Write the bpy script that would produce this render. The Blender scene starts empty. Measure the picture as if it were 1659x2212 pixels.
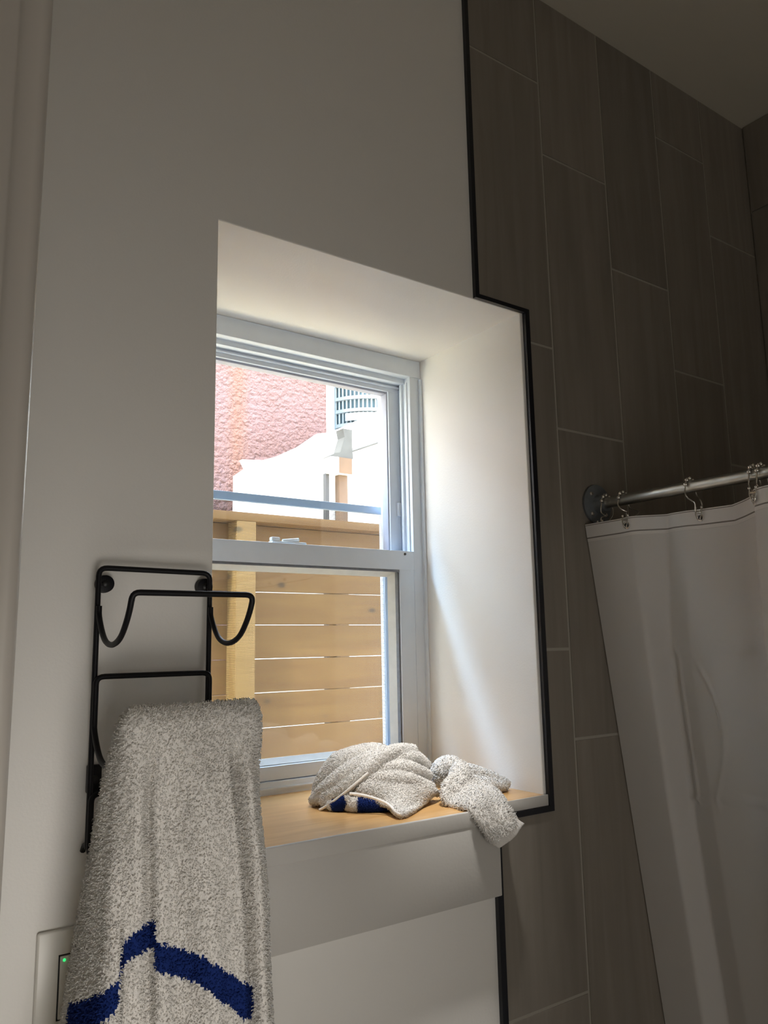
import bpy, bmesh, math, random
import numpy as np
from mathutils import Vector, Matrix

random.seed(7)
rng = np.random.default_rng(7)
C = bpy.context.scene.collection
PI = math.pi

# ------------------------------------------------------------------ dimensions (metres)
XL, XR = -0.5315, 0.1156          # window niche
ZS, ZT = 1.0426, 1.9697
D = 0.3278                        # depth of the niche up to the window
ZC = 2.742                        # ceiling
XC = 1.039                        # shower side wall
XW = -2.1                         # far left of the room
YB = -2.7                         # back of the room

# ------------------------------------------------------------------ materials
def new_mat(name):
    m = bpy.data.materials.new(name); m.use_nodes = True
    nt = m.node_tree; b = nt.nodes['Principled BSDF']
    return m, nt, b

def simple(name, col, rough=.5, metal=0., spec=.5, noise=0., nscale=40., bump=0., bscale=200., **kw):
    m, nt, b = new_mat(name)
    b.inputs['Base Color'].default_value = (*col, 1)
    b.inputs['Roughness'].default_value = rough
    b.inputs['Metallic'].default_value = metal
    b.inputs['Specular IOR Level'].default_value = spec
    N, Lk = nt.nodes, nt.links
    tc = N.new('ShaderNodeTexCoord')
    if noise:
        n = N.new('ShaderNodeTexNoise'); n.inputs['Scale'].default_value = nscale; n.inputs['Detail'].default_value = 4
        r = N.new('ShaderNodeMapRange'); r.inputs['To Min'].default_value = 1 - noise; r.inputs['To Max'].default_value = 1 + noise
        h = N.new('ShaderNodeMix'); h.data_type = 'RGBA'; h.blend_type = 'MULTIPLY'
        h.inputs[0].default_value = 1; h.inputs[6].default_value = (*col, 1)
        Lk.new(tc.outputs['Object'], n.inputs['Vector']); Lk.new(n.outputs['Fac'], r.inputs['Value'])
        Lk.new(r.outputs['Result'], h.inputs[7]); Lk.new(h.outputs[2], b.inputs['Base Color'])
    if bump:
        n = N.new('ShaderNodeTexNoise'); n.inputs['Scale'].default_value = bscale; n.inputs['Detail'].default_value = 3
        p = N.new('ShaderNodeBump'); p.inputs['Strength'].default_value = bump; p.inputs['Distance'].default_value = .002
        Lk.new(tc.outputs['Object'], n.inputs['Vector']); Lk.new(n.outputs['Fac'], p.inputs['Height']); Lk.new(p.outputs['Normal'], b.inputs['Normal'])
    for k, v in kw.items():
        b.inputs[k].default_value = v
    return m

M = {}
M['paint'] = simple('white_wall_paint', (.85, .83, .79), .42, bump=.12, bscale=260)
M['ceil'] = simple('ceiling_paint', (.74, .70, .60), .7)
M['casing'] = simple('gloss_trim_paint', (.60, .56, .51), .3)
M['black'] = simple('black_metal_edge', (.006, .007, .011), .35, noise=.3, nscale=60)
M['wire'] = simple('black_powder_coat', (.004, .004, .006), .5, spec=.3)
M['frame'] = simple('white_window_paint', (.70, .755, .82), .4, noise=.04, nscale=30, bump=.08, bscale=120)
M['alu'] = simple('grey_screen_frame', (.42, .52, .66), .45)
M['dark_out'] = simple('dark_pipe', (.03, .03, .032), .7)
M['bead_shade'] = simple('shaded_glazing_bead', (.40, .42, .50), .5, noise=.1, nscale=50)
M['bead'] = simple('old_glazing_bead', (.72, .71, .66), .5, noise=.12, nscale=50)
M['gasket'] = simple('grey_gasket', (.16, .17, .19), .6, noise=.4, nscale=90)
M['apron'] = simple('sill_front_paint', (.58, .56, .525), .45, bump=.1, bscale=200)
M['grout'] = simple('tile_grout', (.40, .37, .32), .85, bump=.2)
M['galv'] = simple('galvanised_pipe', (.50, .50, .47), .34, 1., noise=.35, nscale=22, bump=.1, bscale=80)
M['flange'] = simple('dark_iron_flange', (.20, .22, .24), .42, .45, noise=.25, nscale=60)
M['chrome'] = simple('chrome', (.80, .77, .73), .2, 1.)
M['plate'] = simple('switch_plastic', (.78, .76, .70), .3)
M['rubble'] = simple('concrete_ground', (.90, .76, .50), .9, noise=.2, nscale=6)
M['white_out'] = simple('sunlit_white_paint', (.95, .95, .94), .8)
M['weathered'] = simple('weathered_grey_cap', (.055, .055, .052), .8, noise=.5, nscale=14)
M['brownpost'] = simple('brown_post', (.105, .062, .035), .8, noise=.4, nscale=12)
M['ac_dark'] = simple('condenser_core', (.025, .065, .085), .6)
M['ac_light'] = simple('condenser_casing', (.2, .225, .23), .5)
M['roofing'] = simple('house_siding', (.6, .58, .55), .8)  # surface of the eave added to block high sky
M['floor'] = simple('bath_floor_tile', (.35, .32, .28), .4, noise=.1, nscale=8)
M['tub'] = simple('tub_enamel', (.82, .82, .80), .15)
M['screw'] = simple('dark_screw', (.03, .03, .03), .4, .6)

# green indicator
m, nt, b = new_mat('green_led'); b.inputs['Base Color'].default_value = (.0, .5, .12, 1)
b.inputs['Emission Color'].default_value = (.03, 1, .2, 1); b.inputs['Emission Strength'].default_value = 1.2; M['led'] = m

# oak veneer sill
m, nt, b = new_mat('pale_wood_sill'); N, Lk = nt.nodes, nt.links
tc = N.new('ShaderNodeTexCoord'); mp = N.new('ShaderNodeMapping'); mp.inputs['Scale'].default_value = (2.2, 16, 16)
nz = N.new('ShaderNodeTexNoise'); nz.inputs['Scale'].default_value = 3.2; nz.inputs['Detail'].default_value = 5; nz.inputs['Distortion'].default_value = .6
cr = N.new('ShaderNodeValToRGB'); cr.color_ramp.elements[0].position = .36; cr.color_ramp.elements[0].color = (.56, .32, .12, 1)
cr.color_ramp.elements[1].position = .66; cr.color_ramp.elements[1].color = (.68, .42, .18, 1)
Lk.new(tc.outputs['Object'], mp.inputs[0]); Lk.new(mp.outputs[0], nz.inputs['Vector']); Lk.new(nz.outputs['Fac'], cr.inputs[0]); Lk.new(cr.outputs[0], b.inputs['Base Color'])
b.inputs['Roughness'].default_value = .28; M['sill'] = m

# wood-look tile, tint per tile from a mesh attribute
m, nt, b = new_mat('wood_look_tile'); N, Lk = nt.nodes, nt.links
at = N.new('ShaderNodeAttribute'); at.attribute_name = 'tile_tone'
tc = N.new('ShaderNodeTexCoord'); mp = N.new('ShaderNodeMapping'); mp.inputs['Scale'].default_value = (22, 22, 1.6)
ad = N.new('ShaderNodeVectorMath'); ad.operation = 'ADD'
sc_ = N.new('ShaderNodeVectorMath'); sc_.operation = 'SCALE'; sc_.inputs['Scale'].default_value = 9.
nz = N.new('ShaderNodeTexNoise'); nz.inputs['Scale'].default_value = 1.5; nz.inputs['Detail'].default_value = 6; nz.inputs['Distortion'].default_value = .8
fine = N.new('ShaderNodeTexNoise'); fine.inputs['Scale'].default_value = 9; fine.inputs['Detail'].default_value = 3
Lk.new(tc.outputs['Object'], mp.inputs[0]); Lk.new(at.outputs['Color'], sc_.inputs[0]); Lk.new(mp.outputs[0], ad.inputs[0]); Lk.new(sc_.outputs[0], ad.inputs[1])
Lk.new(ad.outputs[0], nz.inputs['Vector']); Lk.new(ad.outputs[0], fine.inputs['Vector'])
cr = N.new('ShaderNodeValToRGB'); cr.color_ramp.elements[0].position = .3; cr.color_ramp.elements[0].color = (.225, .200, .168, 1)
cr.color_ramp.elements[1].position = .72; cr.color_ramp.elements[1].color = (.295, .262, .222, 1)
Lk.new(nz.outputs['Fac'], cr.inputs[0])
mx = N.new('ShaderNodeMix'); mx.data_type = 'RGBA'; mx.blend_type = 'MULTIPLY'; mx.inputs[0].default_value = 1
mr = N.new('ShaderNodeMapRange'); mr.inputs['To Min'].default_value = .84; mr.inputs['To Max'].default_value = 1.12
Lk.new(at.outputs['Fac'], mr.inputs['Value']); Lk.new(cr.outputs[0], mx.inputs[6]); Lk.new(mr.outputs[0], mx.inputs[7])
Lk.new(mx.outputs[2], b.inputs['Base Color']); b.inputs['Roughness'].default_value = .45
bp = N.new('ShaderNodeBump'); bp.inputs['Strength'].default_value = .25; bp.inputs['Distance'].default_value = .001
Lk.new(fine.outputs['Fac'], bp.inputs['Height']); Lk.new(bp.outputs['Normal'], b.inputs['Normal']); M['tile'] = m

# glass pane
m, nt, b = new_mat('window_glass'); N, Lk = nt.nodes, nt.links
N.remove(b); out = N['Material Output']
tr = N.new('ShaderNodeBsdfTransparent'); tr.inputs[0].default_value = (.95, .97, .965, 1)
gl = N.new('ShaderNodeBsdfGlossy'); gl.inputs['Roughness'].default_value = .03
ms = N.new('ShaderNodeMixShader'); ms.inputs[0].default_value = .05
Lk.new(tr.outputs[0], ms.inputs[1]); Lk.new(gl.outputs[0], ms.inputs[2]); Lk.new(ms.outputs[0], out.inputs['Surface']); M['glass'] = m

# insect screen : fine woven threads
m, nt, b = new_mat('insect_screen_weave'); N, Lk = nt.nodes, nt.links
out = N['Material Output']; b.inputs['Base Color'].default_value = (.07, .065, .06, 1); b.inputs['Roughness'].default_value = .6
tc = N.new('ShaderNodeTexCoord'); sp = N.new('ShaderNodeSeparateXYZ'); Lk.new(tc.outputs['Object'], sp.inputs[0])
def thread(axis, pitch, duty):
    a = N.new('ShaderNodeMath'); a.operation = 'DIVIDE'; a.inputs[1].default_value = pitch; Lk.new(sp.outputs[axis], a.inputs[0])
    f = N.new('ShaderNodeMath'); f.operation = 'FRACT'; Lk.new(a.outputs[0], f.inputs[0])
    l = N.new('ShaderNodeMath'); l.operation = 'LESS_THAN'; l.inputs[1].default_value = duty; Lk.new(f.outputs[0], l.inputs[0])
    return l
t1, t2 = thread(0, .0024, .12), thread(2, .0023, .33)
mxm = N.new('ShaderNodeMath'); mxm.operation = 'MAXIMUM'; Lk.new(t1.outputs[0], mxm.inputs[0]); Lk.new(t2.outputs[0], mxm.inputs[1])
tr = N.new('ShaderNodeBsdfTransparent'); ms = N.new('ShaderNodeMixShader')
Lk.new(mxm.outputs[0], ms.inputs[0]); Lk.new(tr.outputs[0], ms.inputs[1]); Lk.new(b.outputs[0], ms.inputs[2]); Lk.new(ms.outputs[0], out.inputs['Surface']); M['screen'] = m

# fence boards
def fence_wood(name, c0, c1):
    m, nt, b = new_mat(name); N, Lk = nt.nodes, nt.links
    at = N.new('ShaderNodeObjectInfo')
    tc = N.new('ShaderNodeTexCoord'); mp = N.new('ShaderNodeMapping'); mp.inputs['Scale'].default_value = (1.3, 10, 16)
    Lk.new(tc.outputs['Object'], mp.inputs[0])
    ad = N.new('ShaderNodeVectorMath'); ad.operation = 'ADD'; cb = N.new('ShaderNodeCombineXYZ'); ml = N.new('ShaderNodeMath'); ml.operation = 'MULTIPLY'; ml.inputs[1].default_value = 31.
    Lk.new(at.outputs['Random'], ml.inputs[0]); Lk.new(ml.outputs[0], cb.inputs[0]); Lk.new(mp.outputs[0], ad.inputs[0]); Lk.new(cb.outputs[0], ad.inputs[1])
    nz = N.new('ShaderNodeTexNoise'); nz.inputs['Scale'].default_value = 2.; nz.inputs['Detail'].default_value = 5; nz.inputs['Distortion'].default_value = .7
    Lk.new(ad.outputs[0], nz.inputs['Vector'])
    cr = N.new('ShaderNodeValToRGB'); cr.color_ramp.elements[0].position = .3; cr.color_ramp.elements[0].color = (*c0, 1); cr.color_ramp.elements[1].position = .7; cr.color_ramp.elements[1].color = (*c1, 1)
    Lk.new(nz.outputs['Fac'], cr.inputs[0])
    vo = N.new('ShaderNodeTexVoronoi'); mp2 = N.new('ShaderNodeMapping'); mp2.inputs['Scale'].default_value = (5.2, 3, 9.); vo.inputs['Scale'].default_value = 1.
    Lk.new(tc.outputs['Object'], mp2.inputs[0]); ad2 = N.new('ShaderNodeVectorMath'); ad2.operation = 'ADD'; Lk.new(mp2.outputs[0], ad2.inputs[0]); Lk.new(cb.outputs[0], ad2.inputs[1]); Lk.new(ad2.outputs[0], vo.inputs['Vector'])
    mr = N.new('ShaderNodeMapRange'); mr.inputs['From Min'].default_value = .06; mr.inputs['From Max'].default_value = .14; mr.inputs['To Min'].default_value = .3; mr.inputs['To Max'].default_value = 1
    Lk.new(vo.outputs['Distance'], mr.inputs['Value'])
    mx = N.new('ShaderNodeMix'); mx.data_type = 'RGBA'; mx.blend_type = 'MULTIPLY'; mx.inputs[0].default_value = 1
    Lk.new(cr.outputs[0], mx.inputs[6]); Lk.new(mr.outputs[0], mx.inputs[7]); Lk.new(mx.outputs[2], b.inputs['Base Color']); b.inputs['Roughness'].default_value = .75
    return m
M['fence'] = fence_wood('cedar_fence_boards', (.100, .048, .0105), (.134, .074, .0185))
M['post'] = fence_wood('pale_fence_post', (.138, .082, .022), (.168, .104, .031))  # lighter than the boards: sunlight on the post put into its colour

# pink stucco
m, nt, b = new_mat('pink_stucco'); N, Lk = nt.nodes, nt.links
tc = N.new('ShaderNodeTexCoord'); n1 = N.new('ShaderNodeTexNoise'); n1.inputs['Scale'].default_value = 1.6; n1.inputs['Detail'].default_value = 3
n2 = N.new('ShaderNodeTexNoise'); n2.inputs['Scale'].default_value = 26; n2.inputs['Detail'].default_value = 4
Lk.new(tc.outputs['Object'], n1.inputs['Vector']); Lk.new(tc.outputs['Object'], n2.inputs['Vector'])
cr = N.new('ShaderNodeValToRGB'); cr.color_ramp.elements[0].position = .3; cr.color_ramp.elements[0].color = (.125, .066, .058, 1); cr.color_ramp.elements[1].position = .7; cr.color_ramp.elements[1].color = (.148, .092, .094, 1)
Lk.new(n1.outputs['Fac'], cr.inputs[0])
sx = N.new('ShaderNodeSeparateXYZ'); Lk.new(tc.outputs['Object'], sx.inputs[0])
s1 = N.new('ShaderNodeMath'); s1.operation = 'SUBTRACT'; s1.inputs[1].default_value = 1.52; Lk.new(sx.outputs[0], s1.inputs[0])
s2 = N.new('ShaderNodeMath'); s2.operation = 'ABSOLUTE'; Lk.new(s1.outputs[0], s2.inputs[0])
s3 = N.new('ShaderNodeMapRange'); s3.inputs['From Min'].default_value = .02; s3.inputs['From Max'].default_value = .11; s3.inputs['To Min'].default_value = .75; s3.inputs['To Max'].default_value = 0; Lk.new(s2.outputs[0], s3.inputs['Value'])
sm = N.new('ShaderNodeMix'); sm.data_type = 'RGBA'; Lk.new(s3.outputs[0], sm.inputs[0]); Lk.new(cr.outputs[0], sm.inputs[6]); sm.inputs[7].default_value = (.150, .072, .050, 1); Lk.new(sm.outputs[2], b.inputs['Base Color'])
bp = N.new('ShaderNodeBump'); bp.inputs['Strength'].default_value = 1.; bp.inputs['Distance'].default_value = .05
Lk.new(n2.outputs['Fac'], bp.inputs['Height']); Lk.new(bp.outputs['Normal'], b.inputs['Normal']); b.inputs['Roughness'].default_value = .9; M['stucco'] = m

def cloth(name, col, trans, rough=.9, sheen=.0, nscale=60, bump=.0):
    m, nt, b = new_mat(name); N, Lk = nt.nodes, nt.links; out = N['Material Output']
    b.inputs['Base Color'].default_value = (*col, 1); b.inputs['Roughness'].default_value = rough; b.inputs['Specular IOR Level'].default_value = .2
    if sheen: b.inputs['Sheen Weight'].default_value = sheen
    tl = N.new('ShaderNodeBsdfTranslucent'); tl.inputs[0].default_value = (*col, 1)
    ms = N.new('ShaderNodeMixShader'); ms.inputs[0].default_value = trans
    Lk.new(b.outputs[0], ms.inputs[1]); Lk.new(tl.outputs[0], ms.inputs[2]); Lk.new(ms.outputs[0], out.inputs['Surface'])
    if bump:
        tc = N.new('ShaderNodeTexCoord'); nz = N.new('ShaderNodeTexNoise'); nz.inputs['Scale'].default_value = nscale; nz.inputs['Detail'].default_value = 3
        bp = N.new('ShaderNodeBump'); bp.inputs['Strength'].default_value = bump; bp.inputs['Distance'].default_value = .002
        Lk.new(tc.outputs['Object'], nz.inputs['Vector']); Lk.new(nz.outputs['Fac'], bp.inputs['Height']); Lk.new(bp.outputs['Normal'], b.inputs['Normal'])
    return m
M['terry'] = cloth('white_terry', (.965, .935, .89), .22, bump=.6, nscale=500)
M['hem'] = cloth('white_hem', (.95, .92, .87), .2, bump=.3, nscale=700)
M['terry_blue'] = cloth('blue_terry', (.010, .030, .17), .1, bump=.6, nscale=500)
M['curtain'] = cloth('shower_curtain_vinyl', (.74, .715, .69), .15, rough=.42, bump=.06, nscale=30)
M['curtain_band'] = cloth('shower_curtain_header', (.80, .775, .755), .12, rough=.4)
M['curtain_line'] = cloth('header_line', (.24, .22, .20), .05, rough=.4)
M['curtain_pale'] = cloth('header_pale_line', (.78, .75, .72), .05, rough=.4)

# ------------------------------------------------------------------ object helpers
def tag(o, label=None, cat=None, group=None, kind=None):
    if label: o['label'] = label
    if cat: o['category'] = cat
    if group: o['group'] = group
    if kind: o['kind'] = kind
    return o

def empty(name, loc=(0, 0, 0), label=None, cat=None, group=None, kind=None):
    o = bpy.data.objects.new(name, None); C.objects.link(o); o.location = loc; o.empty_display_size = .05
    return tag(o, label, cat, group, kind)

def world_loc(o):
    v = Vector((0, 0, 0))
    while o: v += o.location; o = o.parent
    return v

def link(name, me, mats, parent=None, smooth=None):
    if not isinstance(mats, (list, tuple)): mats = [mats]
    for mm in mats: me.materials.append(mm)
    o = bpy.data.objects.new(name, me); C.objects.link(o)
    if parent is not None:
        o.parent = parent
        me.transform(Matrix.Translation(-world_loc(parent)))
    if smooth is not None:
        me.shade_smooth() if smooth >= 180 else me.set_sharp_from_angle(angle=math.radians(smooth)) or me.shade_smooth() or me.set_sharp_from_angle(angle=math.radians(smooth))
    return o

class MB:
    """collects shapes in world coordinates; build() links them as one mesh object"""
    def __init__(s): s.bm = bmesh.new()
    def box(s, x0, x1, y0, y1, z0, z1, bev=0., seg=2, mat=0):
        vs = [s.bm.verts.new((x, y, z)) for x in (x0, x1) for y in (y0, y1) for z in (z0, z1)]
        F = [(0, 1, 3, 2), (4, 6, 7, 5), (0, 4, 5, 1), (2, 3, 7, 6), (0, 2, 6, 4), (1, 5, 7, 3)]
        fs = [s.bm.faces.new([vs[i] for i in f]) for f in F]
        for f in fs: f.material_index = mat
        if bev:
            es = list({e for f in fs for e in f.edges})
            bmesh.ops.bevel(s.bm, geom=es, offset=bev, segments=seg, affect='EDGES', profile=.5)
        return s
    def prism(s, pts, axis, a0, a1, mat=0):
        """polygon pts (2-D, in the other two axes) extruded along axis"""
        def mk(p, a):
            q = list(p); q.insert('xyz'.index(axis), a); return s.bm.verts.new(q)
        A = [mk(p, a0) for p in pts]; B = [mk(p, a1) for p in pts]; n = len(pts)
        fs = [s.bm.faces.new(A), s.bm.faces.new(B[::-1])]
        for i in range(n): fs.append(s.bm.faces.new((A[i], B[i], B[(i + 1) % n], A[(i + 1) % n])))
        for f in fs: f.material_index = mat
        return s
    def tube(s, pts, r, n=10, closed=False, flat=None, mat=0, caps=True):
        """swept tube; r is a number or one per point; flat=(k, up) squashes along up"""
        P = [Vector(p) for p in pts]; m = len(P); R = [r] * m if not hasattr(r, '__len__') else r
        T = []
        for i in range(m):
            a = P[i - 1] if (i or closed) else P[i]; c = P[(i + 1) % m] if (i < m - 1 or closed) else P[i]
            T.append((c - a).normalized())
        u = T[0].orthogonal().normalized(); rings = []
        for i in range(m):
            if i:
                q = T[i - 1].rotation_difference(T[i]); u = q @ u
            u = (u - T[i] * u.dot(T[i])).normalized(); w = T[i].cross(u)
            ring = []
            for k in range(n):
                a = 2 * PI * k / n; o = (u * math.cos(a) + w * math.sin(a)) * R[i]
                if flat: o -= Vector(flat[1]) * o.dot(Vector(flat[1])) * (1 - flat[0])
                ring.append(s.bm.verts.new(P[i] + o))
            rings.append(ring)
        fs = []
        for i in range(m if closed else m - 1):
            a, b = rings[i], rings[(i + 1) % m]
            off = 0
            if closed and i == m - 1:
                off = min(range(n), key=lambda o: (a[0].co - b[o].co).length)
            for k in range(n):
                fs.append(s.bm.faces.new((a[k], a[(k + 1) % n], b[(k + 1 + off) % n], b[(k + off) % n])))
        if not closed and caps:
            fs.append(s.bm.faces.new(rings[0][::-1])); fs.append(s.bm.faces.new(rings[-1]))
        for f in fs: f.material_index = mat; f.smooth = True
        return s
    def lathe(s, prof, origin, axis, n=28, mat=0):
        """prof = [(radius, distance along axis)]"""
        ax = Vector(axis).normalized(); u = ax.orthogonal().normalized(); w = ax.cross(u); O = Vector(origin); rings = []
        for r, d in prof:
            if r < 1e-6: rings.append([s.bm.verts.new(O + ax * d)])
            else: rings.append([s.bm.verts.new(O + ax * d + (u * math.cos(2 * PI * k / n) + w * math.sin(2 * PI * k / n)) * r) for k in range(n)])
        for a, b in zip(rings, rings[1:]):
            for k in range(n):
                k2 = (k + 1) % n
                if len(a) == 1 and len(b) == 1: continue
                if len(a) == 1: f = s.bm.faces.new((a[0], b[k2], b[k]))
                elif len(b) == 1: f = s.bm.faces.new((a[k], a[k2], b[0]))
                else: f = s.bm.faces.new((a[k], a[k2], b[k2], b[k]))
                f.material_index = mat; f.smooth = True
        return s
    def ball(s, c, r, n=12, mat=0):
        return s.lathe([(r * math.sin(PI * i / 8) if 0 < i < 8 else 0, -r * math.cos(PI * i / 8)) for i in range(9)], c, (0, 0, 1), n, mat)
    def build(s, name, mats, parent=None, smooth=40, recalc=True):
        if recalc: bmesh.ops.recalc_face_normals(s.bm, faces=s.bm.faces)
        me = bpy.data.meshes.new(name); s.bm.to_mesh(me); s.bm.free()
        if smooth:                       # tubes and turned shapes are smooth, boxes stay flat
            me.set_sharp_from_angle(angle=math.radians(smooth))
        return link(name, me, mats, parent)

def catmull(P, n=6, closed=False):
    P = [np.array(p, float) for p in P]; out = []; m = len(P)
    rngi = range(m if closed else m - 1)
    for i in rngi:
        p1, p2 = P[i], P[(i + 1) % m]
        p0 = P[i - 1] if (i or closed) else 2 * p1 - p2
        p3 = P[(i + 2) % m] if (i < m - 2 or closed) else 2 * p2 - p1
        for k in range(n):
            t = k / n
            out.append(.5 * (2 * p1 + (p2 - p0) * t + (2 * p0 - 5 * p1 + 4 * p2 - p3) * t * t + (3 * p1 - p0 - 3 * p2 + p3) * t ** 3))
    if not closed: out.append(P[-1])
    return out

def sstep(a, b, x):
    t = np.clip((x - a) / (b - a), 0, 1); return t * t * (3 - 2 * t)

# ------------------------------------------------------------------ SETTING : room shell
def struct(o, label=None): o['kind'] = 'structure'; return tag(o, label) if label else o

# painted window wall with the niche cut through it (0.46 thick)
YO = D + .135
bm = bmesh.new()
xs = [XW - .1, XL, XR, XC + .1]; zs = [0, ZS - .02, ZT, ZC]
g = {}
for yi, y in enumerate((0., YO)):
    for i, x in enumerate(xs):
        for k, z in enumerate(zs): g[i, k, yi] = bm.verts.new((x, y, z))
for yi in (0, 1):
    for i in range(3):
        for k in range(3):
            if (i, k) == (1, 1): continue
            q = [g[i, k, yi], g[i + 1, k, yi], g[i + 1, k + 1, yi], g[i, k + 1, yi]]
            bm.faces.new(q if yi == 0 else q[::-1])
for (a, b_) in (((1, 1), (1, 2)), ((1, 2), (2, 2)), ((2, 2), (2, 1)), ((2, 1), (1, 1))):
    bm.faces.new((g[(*a, 0)], g[(*b_, 0)], g[(*b_, 1)], g[(*a, 1)]))
bm.edges.ensure_lookup_table()
hole = [e for e in bm.edges if all(abs(v.co.y) < 1e-6 and XL - 1e-4 <= v.co.x <= XR + 1e-4 and ZS - .03 < v.co.z < ZT + 1e-4 for v in e.verts)]
bmesh.ops.bevel(bm, geom=hole, offset=.0022, segments=3, affect='EDGES', profile=.5)
bmesh.ops.recalc_face_normals(bm, faces=bm.faces)
me = bpy.data.meshes.new('wall_front'); bm.to_mesh(me); bm.free()
struct(link('wall_front', me, M['paint']), 'white painted wall with the deep window niche')

# tile cladding on the right of the window wall and on the shower side wall
TL = .6096; TG = .0028
COLS = [0.0, .2027, .4104, .6197, .8235, 1.0385]
JZ = [2.5214, 2.3524, 2.1455, 2.5544, 2.3504]
NX1, NZ0, NZ1 = XR + .0185, 1.0134, 1.9791     # tile stops at the niche edge trim
def tile_wall(name, label, quads, to3, nrm):
    bm = bmesh.new(); lay = bm.faces.layers.float_color.new('tile_tone') if False else bm.loops.layers.float_color.new('tile_tone')
    for (u0, u1, z0, z1, tone, cuts) in quads:
        l, r, bt, tp = [(TG if c else 0) for c in cuts]
        a0, a1, b0, b1 = u0 + l, u1 - r, z0 + bt, z1 - tp
        if a1 - a0 < .002 or b1 - b0 < .002: continue
        f = [to3(a0, b0, 0), to3(a1, b0, 0), to3(a1, b1, 0), to3(a0, b1, 0)]
        bk = [to3(a0, b0, .004), to3(a1, b0, .004), to3(a1, b1, .004), to3(a0, b1, .004)]
        V = [bm.verts.new(p) for p in f + bk]
        for q in ((0, 1, 2, 3), (0, 4, 5, 1), (1, 5, 6, 2), (2, 6, 7, 3), (3, 7, 4, 0)):
            ff = bm.faces.new([V[i] for i in q])
            for lp in ff.loops: lp[lay] = tone
    bmesh.ops.recalc_face_normals(bm, faces=bm.faces)
    # make sure the front looks into the room
    me = bpy.data.meshes.new(name); bm.to_mesh(me); bm.free()
    return struct(link(name, me, [M['tile'], M['grout']]), label)

def rects_for(u0, u1, jz, hole=None):
    out = []; z = jz
    while z < ZC: z += TL
    while z > 0:
        z0, z1 = max(z - TL, 0), min(z, ZC)
        t = random.random(); tone = (t, random.random(), random.random(), 1)
        if hole and z0 < hole[2] and z1 > hole[1]:
            hx, h0, h1 = hole
            if z1 > h1: out.append((u0, u1, max(h1, z0), z1, tone, (1, 1, z0 >= h1, 1)))
            if z0 < h0: out.append((u0, u1, z0, min(h0, z1), tone, (1, 1, 1, z1 <= h0)))
            out.append((hx, u1, max(z0, h0), min(z1, h1), tone, (1, 1, z0 > h0, z1 < h1)))
        else: out.append((u0, u1, z0, z1, tone, (1, 1, 1, 1)))
        z -= TL
    return out
Q = []
for c in range(5):
    Q += rects_for(COLS[c] + (.001 if c == 0 else 0), COLS[c + 1], JZ[c], (NX1, NZ0, NZ1) if c == 0 else None)
tw = tile_wall('wall_front', 'tall grey brown wood-look tiles on the shower end of the window wall', Q, lambda u, z, d: (u, -.0045 + d, z), None)
# grout bed, part of the same mesh
bm = bmesh.new(); bm.from_mesh(tw.data)
def bed(x0, x1, z0, z1):
    f = bm.faces.new([bm.verts.new(p) for p in ((x0, -.0032, z0), (x1, -.0032, z0), (x1, -.0032, z1), (x0, -.0032, z1))]); f.material_index = 1
bed(0, XC, NZ1, ZC); bed(NX1, XC, NZ0, NZ1); bed(0, XC, 0, NZ0)
bm.to_mesh(tw.data); bm.free()

wr = MB().box(XC, XC + .1, YB, .05, 0, ZC).build('wall_right', M['grout'], smooth=0); struct(wr, 'tiled shower side wall')
Q = []; u = 0.; k = 0
for k in range(13):
    Q += rects_for(k * .2075 + .0, (k + 1) * .2075, 2.60 - .2 * (k % 3) - .12)
tr_ = tile_wall('wall_right', 'tall grey brown wood-look tiles on the shower side wall', Q, lambda u, z, d: (XC - .006 + d, -.006 - u, z), None)

struct(MB().box(XW - .1, XW, YB, 0, 0, ZC).build('wall_left', M['paint'], smooth=0))
struct(MB().box(XW - .1, XC + .1, YB - .1, YB, 0, ZC).build('wall_back', M['paint'], smooth=0))
struct(MB().box(XW - .1, XC + .1, YB - .1, 0.0, ZC, ZC + .1).build('ceiling', M['ceil'], smooth=0))
struct(MB().box(XW - .1, XC + .1, YB - .1, 0.0, -.1, 0).build('floor', M['floor'], smooth=0))

# near left : end of a door casing, two flat steps with a rounded glossy corner
def casing_profile(x_edge, x_in, y0, y1, r):
    pts = [(-1.16, y1), (x_edge, y1)]
    for i in range(21):
        a = PI / 2 * i / 20
        pts.append((x_edge - r + r * math.cos(a), y0 + r - r * math.sin(a)))
    pts += [(x_in + .004, y0), (x_in, y0 - .006), (x_in - .002, y0 - .008), (-1.16, y0 - .008)]
    return pts
bm_ = MB(); bm_.prism(casing_profile(-.8775, -.9015, -.50, -.56 + .07, .009), 'z', 0, ZC)
struct(bm_.build('trim_1', M['casing'], smooth=60), 'glossy white door casing close to the viewer on the left')
struct(MB().box(XW, -.90, -.49, -.42, 0, ZC).build('wall_left', M['paint'], smooth=0), 'wall stub behind the door casing')

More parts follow.
